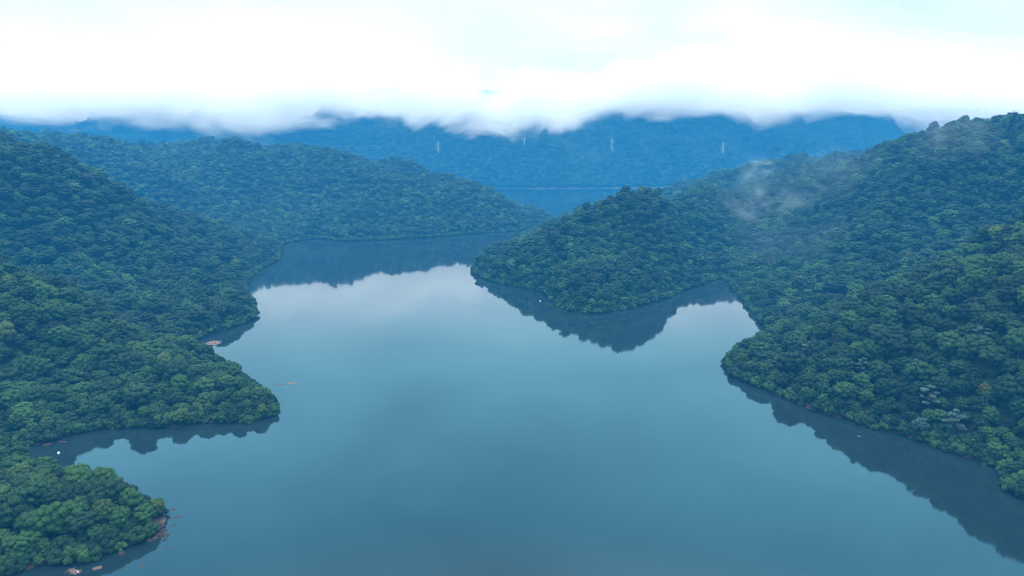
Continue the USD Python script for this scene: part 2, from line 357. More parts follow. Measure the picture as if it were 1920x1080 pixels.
ICO = trimesh.creation.icosphere(1)
def broadleaf(seed, clumps, per, size, tall=1.0, core=True):
    """trunk and crown of a tree about 10 m high with a crown about 8 m across; base at the origin"""
    r = np.random.default_rng(seed)
    R, top = 4.0, 10.0 * tall
    cz = top - 4.1
    cc, rr = [], []
    tries = 0
    while len(cc) < clumps and tries < 4000:
        tries += 1
        d = r.normal(size=3); d /= np.linalg.norm(d)
        if d[2] < -0.75:
            continue
        k = r.uniform(0.62, 0.86)
        wob = 1 + 0.25 * math.sin(2 * math.atan2(d[1], d[0]) + seed) * (1 - abs(d[2]))
        p = np.array([d[0] * R * k * wob, d[1] * R * k * wob, cz + d[2] * (3.2 if d[2] > 0 else 3.9) * k])
        q = r.uniform(0.85, 1.5)
        if all(np.linalg.norm(p - o) > 0.62 * (q + s) for o, s in zip(cc, rr)):
            cc.append(p); rr.append(q)
    cc, rr = np.array(cc), np.array(rr)
    parts = []
    cen = np.array([0, 0, cz - 0.8])
    for p, q in zip(cc, rr):
        d = r.normal(size=(per, 3)); d /= np.linalg.norm(d, axis=1, keepdims=True)
        out = (p - cen) / np.linalg.norm(p - cen)
        d = d + out * 0.55 + np.array([0, 0, 0.25]); d /= np.linalg.norm(d, axis=1, keepdims=True)
        c = p + d * (q * r.uniform(0.78, 1.06, per))[:, None] * np.array([1.0, 1.0, 0.85])
        parts.append(leaf_quads(c, d + r.normal(size=(per, 3)) * 0.38, size, r))
        if core:
            parts.append((p + ICO.vertices * np.array([1, 1, .85]) * q * 0.78, ICO.faces))
    if core:
        parts.append((np.array([0, 0, cz]) + ICO.vertices * np.array([R * .62, R * .62, 2.1]), ICO.faces))
    crown = join(parts)
    tp = [tube([(0, 0, -1.5), (0.1, 0.05, 2), (0.05, -0.1, cz - 1), (0, 0, cz + 1)], [0.32, 0.24, 0.17, 0.06])]
    for k in range(5):
        a = r.uniform(0, 6.28)
        e = np.array([math.cos(a) * R * .6, math.sin(a) * R * .6, cz + r.uniform(-1, 1.5)])
        s = np.array([0.05, -0.05, cz - 2.2 + 0.3 * k])
        tp.append(tube([s, (s + e) / 2 + [0, 0, -.3], e], [0.12, 0.08, 0.03], 4))
    return join(tp), crown

def conifer(seed, per=60):
    r = np.random.default_rng(seed)
    parts = []
    for k in range(11):
        z = 2.5 + k * 0.95
        rad = 2.7 * (1 - k / 12) + 0.25
        for j in range(max(3, 8 - k // 2)):
            a = r.uniform(0, 6.28)
            c = np.array([math.cos(a), math.sin(a), 0])
            t = r.uniform(0.15, 1, per // 3)
            pts = c * (t * rad)[:, None] + np.array([0, 0, z]) + np.c_[np.zeros(len(t)), np.zeros(len(t)), -0.35 * t] + r.normal(size=(len(t), 3)) * 0.16
            parts.append(leaf_quads(pts, np.array([0, 0, 1.0]) + r.normal(size=(len(t), 3)) * 0.5, 0.3, r))
    return tube([(0, 0, -1), (0, 0, 6), (0, 0, 12.8)], [0.28, 0.18, 0.04]), join(parts)

def layered(seed):
    """pale tree with flat tiers of foliage"""
    r = np.random.default_rng(seed)
    parts, tp = [], [tube([(0, 0, -1.5), (0.2, 0, 4), (0, 0.2, 8), (0.1, 0, 10.2)], [0.3, 0.22, 0.14, 0.05])]
    for k in range(12):
        a = k * 2.4 + r.uniform(-.4, .4)
        rad = r.uniform(1.0, 3.3) * (1 if k else 0.2)
        z = 10.2 - k * 0.52 + r.uniform(-.2, .2)
        c = np.array([math.cos(a) * rad, math.sin(a) * rad, z])
        w = r.uniform(1.1, 1.9)
        n = 260
        q = r.normal(size=(n, 3)); q /= np.linalg.norm(q, axis=1, keepdims=True)
        q *= r.uniform(0.4, 1, n)[:, None]
        pts = c + q * np.array([w, w * 0.8, 0.42])
        parts.append(leaf_quads(pts, np.array([0, 0, 1.0]) + r.normal(size=(n, 3)) * 0.35, 0.28, r))
        parts.append((c + ICO.vertices * np.array([w * .75, w * .75, .2]), ICO.faces))
        tp.append(tube([(0, 0, z - 2.2), c * [0.5, 0.5, 1] + [0, 0, -.9], c], [0.12, 0.08, 0.03], 4))
    return join(tp), join(parts)

def shrub(seed, clumps, per, size):
    """bush with foliage down to the water, about 6 m across and 5 m high"""
    r = np.random.default_rng(seed)
    parts = []
    for k in range(clumps):
        a, t = r.uniform(0, 6.28), math.sqrt(r.uniform(0, 1))
        z = 0.5 + 3.4 * r.uniform(0, 1) * (1 - 0.6 * t)
        p = np.array([math.cos(a) * t * 2.3, math.sin(a) * t * 2.3, z]); q = r.uniform(0.7, 1.15)
        d = r.normal(size=(per, 3)) + np.array([math.cos(a) * t, math.sin(a) * t, 0.5]); d /= np.linalg.norm(d, axis=1, keepdims=True)
        parts.append(leaf_quads(p + d * (q * r.uniform(0.75, 1.08, per))[:, None], d + r.normal(size=(per, 3)) * 0.4, size, r))
        parts.append((p + ICO.vertices * q * 0.75, ICO.faces))
    return tube([(0, 0, -1), (0.1, 0, 1.5), (0, 0.1, 3)], [0.16, 0.1, 0.04]), join(parts)

SHRUB_NEAR = [shrub(20 + k, 22, 110, 0.19) for k in range(4)]
SHRUB_FAR = [shrub(30 + k, 16, 30, 0.36) for k in range(4)]
NEAR = [broadleaf(10 + k, 34, 150, 0.21, tall=[1.0, 1.1, 0.9, 1.0, 1.18, 0.95][k]) for k in range(6)]
MID = [broadleaf(40 + k, 30, 42, 0.40, tall=[1.0, 1.12, 0.9, 1.0, 1.2, 0.95][k]) for k in range(6)]
FAR = [broadleaf(70 + k, 18, 14, 0.62, tall=[1.0, 1.15, 0.9, 1.05][k]) for k in range(4)]

# ------------------------------------------------------------------ trees: where they stand
def scatter(x0, x1, y0, y1, step, r):
    nx, ny = int((x1 - x0) / step), int((y1 - y0) / (step * 0.87))
    i, j = np.meshgrid(np.arange(nx), np.arange(ny))
    x = x0 + (i + 0.5 * (j % 2) + r.uniform(-.36, .36, i.shape)) * step
    y = y0 + (j + r.uniform(-.36, .36, i.shape)) * step * 0.87
    return np.c_[x.ravel(), y.ravel()]

T = scatter(-1290, 1290, 130, 1770, 6.1, rng)
hz_ = near_height(T[:, 0], T[:, 1])
T = np.c_[T, hz_]
ok = (T[:, 2] > 1.2)
T = T[ok]
stand = meshkit.fbm(np.c_[T[:, :2] / 55, np.zeros(len(T))], 3, seed=9)          # stands of taller and lower trees
scale = np.clip(rng.lognormal(-0.06, 0.20, len(T)) * (0.72 + 0.56 * stand), 0.52, 1.42)
shore_gap = ndimage.map_coordinates(sd, [(T[:, 1] - 120) / 5.0, (T[:, 0] + 1300) / 5.0], order=1)
scale = scale * np.clip(0.64 + shore_gap / 30, 0.68, 1.0) * np.where((T[:, 0] < 0) & (T[:, 1] < 262), 0.96, 1.0)
thin = rng.random(len(T)) > 0.04
T, scale = T[thin], scale[thin]
low = scatter(-650, 750, 150, 760, 5.0, rng)                # understorey that closes the gaps on the near slopes
low = np.c_[low, near_height(low[:, 0], low[:, 1])]
low = low[low[:, 2] > 1.2]
T = np.vstack([T, low]); scale = np.r_[scale, rng.uniform(0.42, 0.66, len(low))]
px, py, dep = project(T + [0, 0, 8])
show = (px > -330) & (px < 2250) & (py < 1280) & (dep > 20)
T, scale = T[show], scale[show]
FT = scatter(-2000, 2000, 1850, 2950, 8.2, rng)
FT = np.c_[FT, far_height(FT[:, 0], FT[:, 1])]
fp, fq, _ = project(FT)
FT = FT[(FT[:, 2] > 0.12) & (fp > -200) & (fp < 2120) & (FT[:, 2] < 330)]
FS = rng.uniform(1.15, 1.75, len(FT))

# shrubs along the waterline, leaning out over it
def waterline(poly, step):
    e = densify(poly, step)
    t = np.roll(e, -1, 0) - np.roll(e, 1, 0)
    n = np.c_[-t[:, 1], t[:, 0]]; n /= np.linalg.norm(n, axis=1, keepdims=True) + 1e-9
    if poly.exterior.is_ccw is False:
        n = -n
    return e, n
SH = []
for poly in (LEFT, RIGHT):
    e, n = waterline(poly, 2.6)
    for off0, off1, share in ((-0.6, 1.0, 0.9), (1.0, 3.4, 0.9), (3.2, 7.0, 0.85)):
        k = rng.random(len(e)) < share
        tt = np.linspace(-7, 9, 33)
        zz = near_height((e[:, :1] + n[:, :1] * tt).ravel(), (e[:, 1:] + n[:, 1:] * tt).ravel()).reshape(len(e), -1)
        edge_at = tt[np.argmax(zz > 0.05, 1)]
        SH.append((e + n * (edge_at + rng.uniform(off0, off1, len(e)))[:, None] + rng.normal(size=e.shape) * 0.5)[k])
SH = np.vstack(SH)
SH = SH[(np.abs(SH[:, 0]) < 1280) & (SH[:, 1] < 1700) & (SH[:, 1] > 130)]
gap = ground(303, 985)                                   # the bare rocky point of the near spit
SH = SH[(np.hypot(SH[:, 0] - gap[0], SH[:, 1] - gap[1]) > 5)]
SH = np.c_[SH, near_height(SH[:, 0], SH[:, 1])]
sp_, sq_, sdp = project(SH)
SH = SH[(sp_ > -330) & (sp_ < 2250) & (sq_ < 1280)]
SS = rng.uniform(0.6, 1.25, len(SH))

# what shows: paint every crown, far to near, into a small picture of numbers
W_, H_ = 1024, 576
allp = np.vstack([T, FT, SH]); alls = np.r_[scale, FS, SS * 0.62]
cx, cy, cd = project(allp + np.c_[np.zeros(len(allp)), np.zeros(len(allp)), np.r_[6.6 * scale, 6.6 * FS, 2.4 * SS]])
rx = 3.9 * alls * F_PX / cd * W_ / 1920; ry = 3.5 * alls * F_PX / cd * W_ / 1920
cx, cy = cx * W_ / 1920, cy * W_ / 1920
buf = np.full((H_, W_), -1, np.int32)
for k in np.argsort(-cd):
    x0, x1, y0, y1 = int(max(cx[k] - rx[k], 0)), int(min(cx[k] + rx[k] + 1, W_)), int(max(cy[k] - ry[k], 0)), int(min(cy[k] + ry[k] + 1, H_))
    if x1 <= x0 or y1 <= y0:
        continue
    xx = (np.arange(x0, x1) + .5 - cx[k]) / rx[k]; yy = (np.arange(y0, y1) + .5 - cy[k]) / ry[k]
    m = xx[None, :] ** 2 + yy[:, None] ** 2 < 1
    buf[y0:y1, x0:x1][m] = k
seen = np.bincount(buf[buf >= 0], minlength=len(allp))
seen_bush, seen = seen[len(T) + len(FT):], seen[: len(T)]
print("trees", len(T), len(FT), "seen", (seen > 0).sum())
# the two nearest headlands on the left carry the lightest, most mixed wood; the hills behind are darker
fresh = (T[:, 0] < 0) & (T[:, 1] < 375)
species = np.where(rng.random(len(T)) < np.where(fresh, 0.22, np.where((T[:, 0] < 0) & (T[:, 1] < 850), 0.86, np.where(T[:, 1] < 400, 0.55, 0.66))), "dark", "green").astype(object)
species[rng.random(len(T)) < np.where(fresh, 0.06, 0.006)] = "yellow"
variant = rng.integers(0, 6, len(T))
yaw = rng.uniform(0, 360, len(T))

def hit(px, py, lift=0.0):
    """where the line of sight through a pixel of the 1920-wide picture meets the ground (raised by lift)"""
    d = ray(px, py)
    t = np.linspace(150, 3200, 12000)
    P_ = d[None, :] * t[:, None] + [0, 0, CAM_H]
    g = np.where(P_[:, 1] < 1765, read(HN, P_[:, 0], P_[:, 1]), far_height(P_[:, 0], P_[:, 1]))
    g = np.maximum(g + np.where(g > 0, lift, 0), 0)
    k = np.argmax(P_[:, 2] < g)
    return P_[k]

# trees that stand out in the picture: (pixel, kind, shape, size, label)
STANDOUT = [
    ((287, 616), "ochre", 2, 0.62, "small yellowish tree on the crest of the left headland above the inlet"),
    ((190, 646), "yellow", 1, 0.80, "yellow-green tree at mid height on the left headland, leftmost of its kind"),
    ((299, 648), "yellow", 4, 0.85, "yellow-green tree below the left headland's crest, beside the small yellowish one"),
    ((336, 674), "yellow", 3, 0.85, "yellow-green tree on the left headland's crest, nearest to the floating driftwood raft"),
    ((340, 775), "yellow", 0, 0.80, "bright yellow-green tree low on the left headland, close to the waterline"),
    ((489, 762), "yellow", 5, 0.66, "small yellow-green tree near the tip of the left headland"),
    ((290, 940), "yellow", 2, 0.66, "yellow-green tree at the outer end of the near spit, above the bare rocks"),
    ((128, 897), "ochre", 3, 0.55, "small dull yellowish tree on the back edge of the near spit"),
    ((1440, 612), "yellow", 1, 0.70, "yellow-green tree at the right headland's end by the narrow inlet"),
    ((1625, 745), "yellow", 4, 0.70, "yellow-green tree low on the right headland, above mid shore"),
    ((1845, 727), "ochre", 0, 0.70, "dull yellowish tree in the middle of the right headland's slope"),
    ((1518, 656), "pale", "layered0", 0.9, "pale blue-green tree with flat tiers, in the middle of the right headland's upper tip"),
    ((1458, 684), "pale", "layered1", 0.85, "pale tiered tree nearest to the tip of the right headland"),
    ((1618, 686), "pale", "layered2", 0.85, "small pale tiered tree on the right headland, right of the tip"),
    ((1838, 630), "pale", "layered3", 0.9, "pale tiered tree highest up on the right headland's slope"),
    ((1745, 745), "pale", "layered1", 1.10, "large pale blue-green tiered tree in the right headland's lower slope"),
    ((1790, 790), "pale", "layered2", 1.12, "broad pale tree with flat tiers, lowest of the tiered trees, above the right shore"),
    ((1726, 795), "pale", 1, 0.75, "rounded pale blue-green tree at the waterline left of the broad tiered tree"),
    ((150, 893), "pale", 4, 0.80, "rounded pale blue-green tree on the back edge of the near spit"),
    ((318, 646), "pale", 2, 0.95, "rounded pale blue-green tree on the left headland's crest, over the inlet"),
]
clear, standout = np.zeros(len(T), bool), []
for (px, py), kind, shape, size, text in STANDOUT:
    p = hit(px, py, 7.0 * size)
    p[2] = float(near_height(p[0], p[1]))
    clear |= np.hypot(T[:, 0] - p[0], T[:, 1] - p[1]) < 3.4 * size
    standout.append((p, kind, shape, size, text))
seen = np.where(clear, 0, seen)
SINGLE = np.argsort(-seen)[: 300 - len(standout)]
single = np.zeros(len(T), bool); single[SINGLE] = True
BUSH = np.argsort(-seen_bush)[:70]

def quat(deg):
    a = math.radians(deg) / 2
    return Gf.Quath(math.cos(a), 0, 0, math.sin(a))

def instancer(name, label, protos, pts, scl, idx, yaws, squash=None):
    pi = UsdGeom.PointInstancer.Define(stage, f"/World/{name}")
    rel = pi.CreatePrototypesRel()
    for k, (trunk, crown, mat) in enumerate(protos):
        root = UsdGeom.Xform.Define(stage, f"/World/{name}/kinds/tree_{k:03d}")
        usdkit.mesh(stage, f"/World/{name}/kinds/tree_{k:03d}/crown", crown, mat)
        if trunk is not None:
            usdkit.mesh(stage, f"/World/{name}/kinds/tree_{k:03d}/trunk", trunk, bark)
        rel.AddTarget(root.GetPath())
    pi.CreatePositionsAttr(Vt.Vec3fArray.FromNumpy(pts.astype(np.float32)))
    pi.CreateScalesAttr(Vt.Vec3fArray.FromNumpy(np.asarray(scl, np.float32)))
    pi.CreateProtoIndicesAttr(Vt.IntArray.FromNumpy(np.asarray(idx, np.int32)))
    pi.CreateOrientationsAttr(Vt.QuathArray([quat(a) for a in yaws]))
    tag(pi, label, "forest", kind="stuff")

KINDS = ["dark", "green", "yellow"]
sx = scale * rng.uniform(0.88, 1.15, len(T)); sy = sx * rng.uniform(0.82, 1.16, len(T)); sz = scale * rng.uniform(0.85, 1.15, len(T))
rest = ~single & ~clear
dist = np.hypot(T[:, 0], T[:, 1])
for name, label, lod, sel in (
    ("forest", "dense broadleaf forest covering the hills around the lake", NEAR, rest & (dist < 430)),
    ("forest_farther", "dense forest on the middle hills round the bay and on the central headland", MID, rest & (dist >= 430) & (dist < 820)),
    ("forest_farthest", "dense forest on the hills behind the bay and behind the central headland", FAR, rest & (dist >= 820)),
):
    protos = [(t if lod is not FAR else None, c, LEAF[s]) for s in KINDS for t, c in lod]
    idx = np.array([KINDS.index(s) for s in species[sel]]) * len(lod) + variant[sel] % len(lod)
    instancer(name, label, protos, T[sel] - [0, 0, 0.2], np.c_[sx, sy, sz][sel], idx, yaw[sel])
fi = rng.integers(0, 8, len(FT))
instancer("hazy_forest", "forest on the high hazy range beyond the lake, fading blue below the cloud", [(None, c, LEAF[s]) for s in KINDS[:2] for _, c in FAR],
          FT - [0, 0, 0.5], np.c_[FS, FS, FS], fi, rng.uniform(0, 360, len(FT)))

sd_ = np.hypot(SH[:, 0], SH[:, 1])
sk = rng.integers(0, 4, len(SH)) + 4 * (rng.random(len(SH)) < 0.6)
loose = np.ones(len(SH), bool); loose[BUSH] = False
for name, label, lod, sel in (("shoreline_bushes", "bushes hanging over the waterline of the nearer shores", SHRUB_NEAR, loose & (sd_ < 420)),
                              ("shoreline_bushes_farther", "bushes along the waterline of the farther shores", SHRUB_FAR, loose & (sd_ >= 420))):
    instancer(name, label, [(t, c, LEAF[q]) for q in KINDS[:2] for t, c in lod], SH[sel], np.c_[SS, SS, SS * 1.05][sel], sk[sel], rng.uniform(0, 360, sel.sum()))

# the trees that show largest: one thing each
protos = {}
def prototype(kind, v):
    key = (kind, v)
    if key not in protos:
        path = f"/World/Looks/tree_kind_{len(protos):03d}"
        stage.CreateClassPrim(path)
        t, c = conifer(5) if v == "conifer" else layered(9 + int(v[-1])) if str(v).startswith("layered") else SHRUB_NEAR[int(v[-1])] if str(v).startswith("shrub") else NEAR[v]
        usdkit.mesh(stage, path + "/trunk", t, bark)
        usdkit.mesh(stage, path + "/crown", c, LEAF[kind])
        protos[key] = path
    return protos[key]

def tree(name, kind, v, pos, s, rot, label, group=None, category="tree"):
    x = UsdGeom.Xform.Define(stage, "/World/" + numbered(name))
    x.AddTranslateOp().Set(Gf.Vec3d(*map(float, pos))); x.AddRotateZOp().Set(float(rot)); x.AddScaleOp().Set(Gf.Vec3f(*map(float, s)))
    x.GetPrim().GetReferences().AddInternalReference(prototype(kind, v)); x.GetPrim().SetInstanceable(True)
    tag(x, label, category, group)

def place_of(p):
    x, y = p[0], p[1]
    if x > 0:
        return "the right headland" if y < 392 else "the hill beyond the right headland"
    if y < 268:
        return "the near spit"
    return "the left headland" if y < 400 else "the hill beyond the left headland"
def along(p):
    u, where = float(project(np.array([p[0], p[1], p[2] + 6]))[0][0]), place_of(p)
    if "beyond" in where:
        return ("on the left of " if u < (240 if p[0] < 0 else 1600) else "on the right of ") + where
    lo_, hi_ = (1365, 1920) if p[0] > 0 else (0, 300) if "spit" in where else (0, 520)
    u = (u - lo_) / (hi_ - lo_)
    u = 1 - u if p[0] < 0 else u
    return ("at the tip of " if u < 0.2 else "near the tip of " if u < 0.4 else "midway along " if u < 0.62 else "on the inner part of " if u < 0.85 else "at the picture edge, ") + where
tones = {"dark": "dark green", "green": "fresh green", "yellow": "yellow-green"}
items = []
for k in SINGLE:
    inland = float(ndimage.map_coordinates(sd, [[(T[k, 1] - 120) / 5], [(T[k, 0] + 1300) / 5]], order=1)[0])
    spot = "waterside" if inland < 9 else "low down" if inland < 26 else "high up"
    size = "small" if scale[k] < 0.86 else "large" if scale[k] > 1.1 else "medium"
    items.append((k, f"{size} {tones[species[k]]} {'' if 'beyond' in place_of(T[k]) else 'broadleaf '}tree {spot}, {along(T[k])}"))
count = {}
for _, text in items:
    count[text] = count.get(text, 0) + 1
for k, text in items:
    tree("broadleaf_tree", species[k], int(variant[k]), T[k] - [0, 0, 0.2], (sx[k], sy[k], sz[k]), yaw[k], text, ("alike trees: " + text) if count[text] > 1 else None)
for p, kind, shape, size, text in standout:
    tree("tiered_tree" if isinstance(shape, str) else "broadleaf_tree", kind, shape, p - [0, 0, 0.3], (size, size, size * (1.12 if isinstance(shape, str) else 1.08)), rng.uniform(0, 360), text)
for k in BUSH:
    tone = KINDS[sk[k] // 4]
    text = f"{'low' if SS[k] < 0.9 else 'broad'} {tones[tone]} bush over the waterline, {along(SH[k])}"
    tree("shoreline_bush", tone, f"shrub{sk[k] % 4}", SH[k], (SS[k], SS[k], SS[k] * 1.05), rng.uniform(0, 360), text, "alike bushes: " + text, "bush")
# the lone pointed tree on the right skyline
p = at(1900, 219, 620); p[2] = float(near_height(p[0], p[1]))
tip = at(1900, 207, 620)[2]
tree("conifer_tree", "dark", "conifer", p, [max(1.0, (tip - p[2]) / 12.9)] * 3, 30, "pointed conifer standing above the skyline of the big right hill")

# ------------------------------------------------------------------ mist wisps on the hillsides
def wisp(px, py, off, radii, dens, tilt, label, freq=0.022):
    h = hit(px, py, 8)
    c = h - ray(px, py) / np.linalg.norm(ray(px, py)) * off
    m = usdkit.material(stage, f"/World/Looks/mist_vapour_{numbered('mist')}", {
        "g": ("geometry", {}), "rel": ("vector_math", {"math_type": "subtract", "vector2": tuple(c)}),
        "map": ("mapping", {"rotation": (0, tilt, 0), "scale": tuple(1.0 / np.array(radii))}),
        "len": ("vector_math", {"math_type": "length"}),
        "fall": ("map_range", {"range_type": "smoothstep", "from_min": 1.0, "from_max": 0.1, "to_min": 0.0, "to_max": 1.0, "clamp": True}),
        "m2": ("mapping", {"rotation": (0, tilt, 0), "scale": (freq * 0.8, freq, freq * 1.1)}), "n": ("noise_texture", {"scale": 1.0, "detail": 5.0, "roughness": 0.6, "distortion": 1.2}),
        "nr": ("map_range", {"range_type": "smoothstep", "from_min": 0.40, "from_max": 0.80, "clamp": True}),
        "d": ("math", {"math_type": "multiply"}), "d2": ("math", {"math_type": "multiply", "value2": dens}),
        "v": ("principled_volume", {"color": (0.90, 0.97, 1.0), "anisotropy": 0.2, "absorption_color": (1.0, 1.0, 1.0)}),
    }, [("g.position", "rel.vector1"), ("rel.vector", "map.vector"), ("map.vector", "len.vector1"), ("len.value", "fall.value"), ("g.position", "m2.vector"), ("m2.vector", "n.vector"),
        ("n.fac", "nr.value"), ("fall.result", "d.value1"), ("nr.result", "d.value2"), ("d.value", "d2.value1"), ("d2.value", "v.density")], volume="v.volume")
    R = max(radii[0], radii[2]) if tilt else None
    half = np.array([R or radii[0], radii[1], R or radii[2]]) * 1.02
    b = trimesh.creation.icosphere(2); b.vertices = b.vertices * half * 1.06 + c
    tag(usdkit.mesh(stage, "/World/" + numbered("mist"), b, m), label, "mist", kind="stuff")
wisp(1450, 385, 30, (75, 45, 50), 0.0098, 0.6, "thin white mist rising out of the valley behind the central headland", 0.028)
wisp(1425, 322, 40, (42, 30, 34), 0.0125, 0.5, "small white wisp of mist above the saddle left of the big right hill", 0.035)
wisp(1490, 480, 25, (90, 40, 46), 0.0032, 0.7, "faint mist trailing down the slope behind the central headland", 0.026)
wisp(1600, 330, 25, (95, 40, 40), 0.0028, -0.3, "very faint mist along the ridge of the big right hill", 0.026)
wisp(1790, 262, 22, (44, 34, 52), 0.0055, -0.5, "thin mist streak under the skyline of the big right hill", 0.03)
wisp(1062, 262, 60, (44, 50, 50), 0.007, 0.0, "small white puff of mist before the far range, above the channel", 0.02)
wisp(1110, 290, 60, (70, 40, 50), 0.0040, 0.5, "faint mist on the far range below the second pylon", 0.02)
wisp(470, 262, 80, (90, 50, 44), 0.0050, 0.6, "mist strip on the far range behind the long left hill", 0.02)

# ------------------------------------------------------------------ pylons on the far range
steel = usdkit.material(stage, "/World/Looks/galvanised_steel", {"n": ("noise_texture", {"scale": 0.8}), "r": ("rgb_ramp", {"ramp": [(0.3, (0.36, 0.37, 0.38)), (0.7, (0.48, 0.49, 0.50))]}),
    "p": ("principled_bsdf", {"metallic": 0.2, "roughness": 0.6})}, [("n.fac", "r.fac"), ("r.color", "p.base_color")], surface="p.BSDF")
def bar(a, b, w):
    return tube([a, (np.array(a) + b) / 2, b], [w / 2] * 3, 4)
def pylon(px, ybase, ytop, label):
    h0 = hit(px, ybase, 6)
    z0 = float(far_height(h0[:1], h0[1:2])[0])
    h = (at(px, ytop, h0[1])[2] - z0)
    root = UsdGeom.Xform.Define(stage, "/World/" + numbered("pylon"))
    root.AddTranslateOp().Set(Gf.Vec3d(float(h0[0]), float(h0[1]), z0 - 1.0)); root.AddRotateZOp().Set(12.0)
    path = str(root.GetPath())
    tag(root, label, "pylon")
    def half(z): return np.interp(z, [0, 0.62 * h, h], [0.085 * h, 0.026 * h, 0.006 * h])
    n = 0
    for sx_, sy_ in ((1, 1), (1, -1), (-1, 1), (-1, -1)):
        zs = np.array([0, 0.62 * h, h])
        pts = np.c_[sx_ * half(zs), sy_ * half(zs), zs]
        usdkit.mesh(stage, f"{path}/leg" + (f"_{n:03d}" if n else ""), tube(pts, [0.32, 0.28, 0.2], 4), steel); n += 1
    br = []
    zs = h * np.array([0, 0.2, 0.36, 0.5, 0.62, 0.72, 0.81, 0.9])
    for z1, z2 in zip(zs[:-1], zs[1:]):
        w1, w2 = half(z1), half(z2)
        for ax in (0, 1):
            for sg in (-1, 1):
                q = lambda u, w, z: (u * w, sg * w, z) if ax == 0 else (sg * w, u * w, z)
                br += [bar(q(-1, w1, z1), q(1, w2, z2), 0.17), bar(q(1, w1, z1), q(-1, w2, z2), 0.17), bar(q(-1, w2, z2), q(1, w2, z2), 0.17)]
    usdkit.mesh(stage, f"{path}/bracing", join(br), steel)
    for k, (fz, L) in enumerate(((0.66, 0.17), (0.78, 0.20), (0.90, 0.14))):
        z = fz * h; w = half(z)
        am = [bar((-L * h, 0, z), (L * h, 0, z), 0.26)] + [bar((sg * w, sy_ * w, z - 0.045 * h), (sg * L * h, 0, z), 0.14) for sg in (-1, 1) for sy_ in (-1, 1)]
        am += [bar((sg * L * h * .97, 0, z), (sg * L * h * .97, 0, z - 0.05 * h), 0.14) for sg in (-1, 1)]
        usdkit.mesh(stage, f"{path}/crossarm" + (f"_{k:03d}" if k else ""), join(am), steel)
pylon(822, 290, 263, "pale steel lattice pylon on the far range, leftmost, above the long left hill's end")
pylon(983, 276, 255, "pale lattice pylon on the far range, highest up, near the cloud edge over the channel")
pylon(1147, 284, 256, "tall pale lattice pylon on the far range above the central headland's top")
pylon(1355, 292, 264, "faint lattice pylon on the far range, rightmost, behind thin mist")

# ------------------------------------------------------------------ bank rocks, mud and drifting things
rock = usdkit.material(stage, "/World/Looks/reddish_rock", {
    "g": ("geometry", {}), "n": ("noise_texture", {"scale": 1.7, "detail": 6.0}), "r": ("rgb_ramp", {"ramp": [(0.3, (0.018, 0.011, 0.009)), (0.5, (0.040, 0.024, 0.018)), (0.72, (0.085, 0.055, 0.041))]}),
    "b": ("bump", {"strength": 0.8, "distance": 0.1}), "p": ("principled_bsdf", {"roughness": 0.9, "specular_ior_level": 0.15})},
    [("g.position", "n.vector"), ("n.fac", "r.fac"), ("r.color", "p.base_color"), ("n.fac", "b.height"), ("b.normal", "p.normal")], surface="p.BSDF")
drift = usdkit.material(stage, "/World/Looks/driftwood", {
    "oi": ("geometry", {}), "r": ("rgb_ramp", {"ramp": [(0.0, (0.16, 0.09, 0.07)), (0.6, (0.28, 0.18, 0.14)), (1.0, (0.40, 0.30, 0.26))]}),
    "p": ("principled_bsdf", {"roughness": 0.85})}, [("oi.random_per_island", "r.fac"), ("r.color", "p.base_color")], surface="p.BSDF")
mud = usdkit.material(stage, "/World/Looks/wet_mud", {"g": ("geometry", {}), "n": ("noise_texture", {"scale": 2.0, "detail": 5.0}),
    "r": ("rgb_ramp", {"ramp": [(0.3, (0.030, 0.022, 0.024)), (0.7, (0.075, 0.046, 0.044))]}), "p": ("principled_bsdf", {"roughness": 0.9, "specular_ior_level": 0.1})},
    [("g.position", "n.vector"), ("n.fac", "r.fac"), ("r.color", "p.base_color")], surface="p.BSDF")
scum = usdkit.material(stage, "/World/Looks/drift_scum", {"g": ("geometry", {}), "n": ("noise_texture", {"scale": 2.4, "detail": 5.0}),
    "r": ("rgb_ramp", {"ramp": [(0.35, (0.05, 0.035, 0.03)), (0.5, (0.19, 0.12, 0.095)), (0.7, (0.33, 0.22, 0.18))]}), "p": ("principled_bsdf", {"roughness": 0.9})},
    [("g.position", "n.vector"), ("n.fac", "r.fac"), ("r.color", "p.base_color")], surface="p.BSDF")
white = usdkit.material(stage, "/World/Looks/white_foam", {"p": ("principled_bsdf", {"base_color": (0.82, 0.82, 0.80), "roughness": 0.6})}, [], surface="p.BSDF")

def lump(w, d, h, seed, sub=3):
    m = trimesh.creation.icosphere(sub)
    v = m.vertices
    v = v * (1 + 0.55 * (meshkit.fbm(v * 1.6 + seed * 7.1, 3, seed=seed) - 0.5)[:, None])
    return v * np.array([w / 2, d / 2, h / 2]), m.faces
def drop(name, px, py, geo, mat, z, label, cat, group=None, rot=0.0):
    g = ground(px, py)
    pth = "/World/" + numbered(name)
    m = usdkit.mesh(stage, pth, geo, mat, smooth=40)
    m.AddTranslateOp().Set(Gf.Vec3d(float(g[0]), float(g[1]), z)); m.AddRotateZOp().Set(rot)
    tag(m, label, cat, group)
for k, (px, py, w, d, h) in enumerate([(298, 1004, 3.4, 2.2, 1.6), (306, 996, 2.6, 2.4, 1.2), (290, 1010, 2.2, 1.8, 1.3), (311, 1004, 2.0, 2.2, 0.9), (280, 1013, 2.4, 1.7, 1.0), (302, 986, 2.4, 2.0, 1.5), (308, 1012, 1.6, 1.4, 0.7)]):
    drop("boulder", px, py, lump(w, d, h, 60 + k), rock, -0.1, "reddish brown boulder among the bare rocks at the tip of the near spit", "boulder", "boulders at the tip of the near spit", 40 * k)
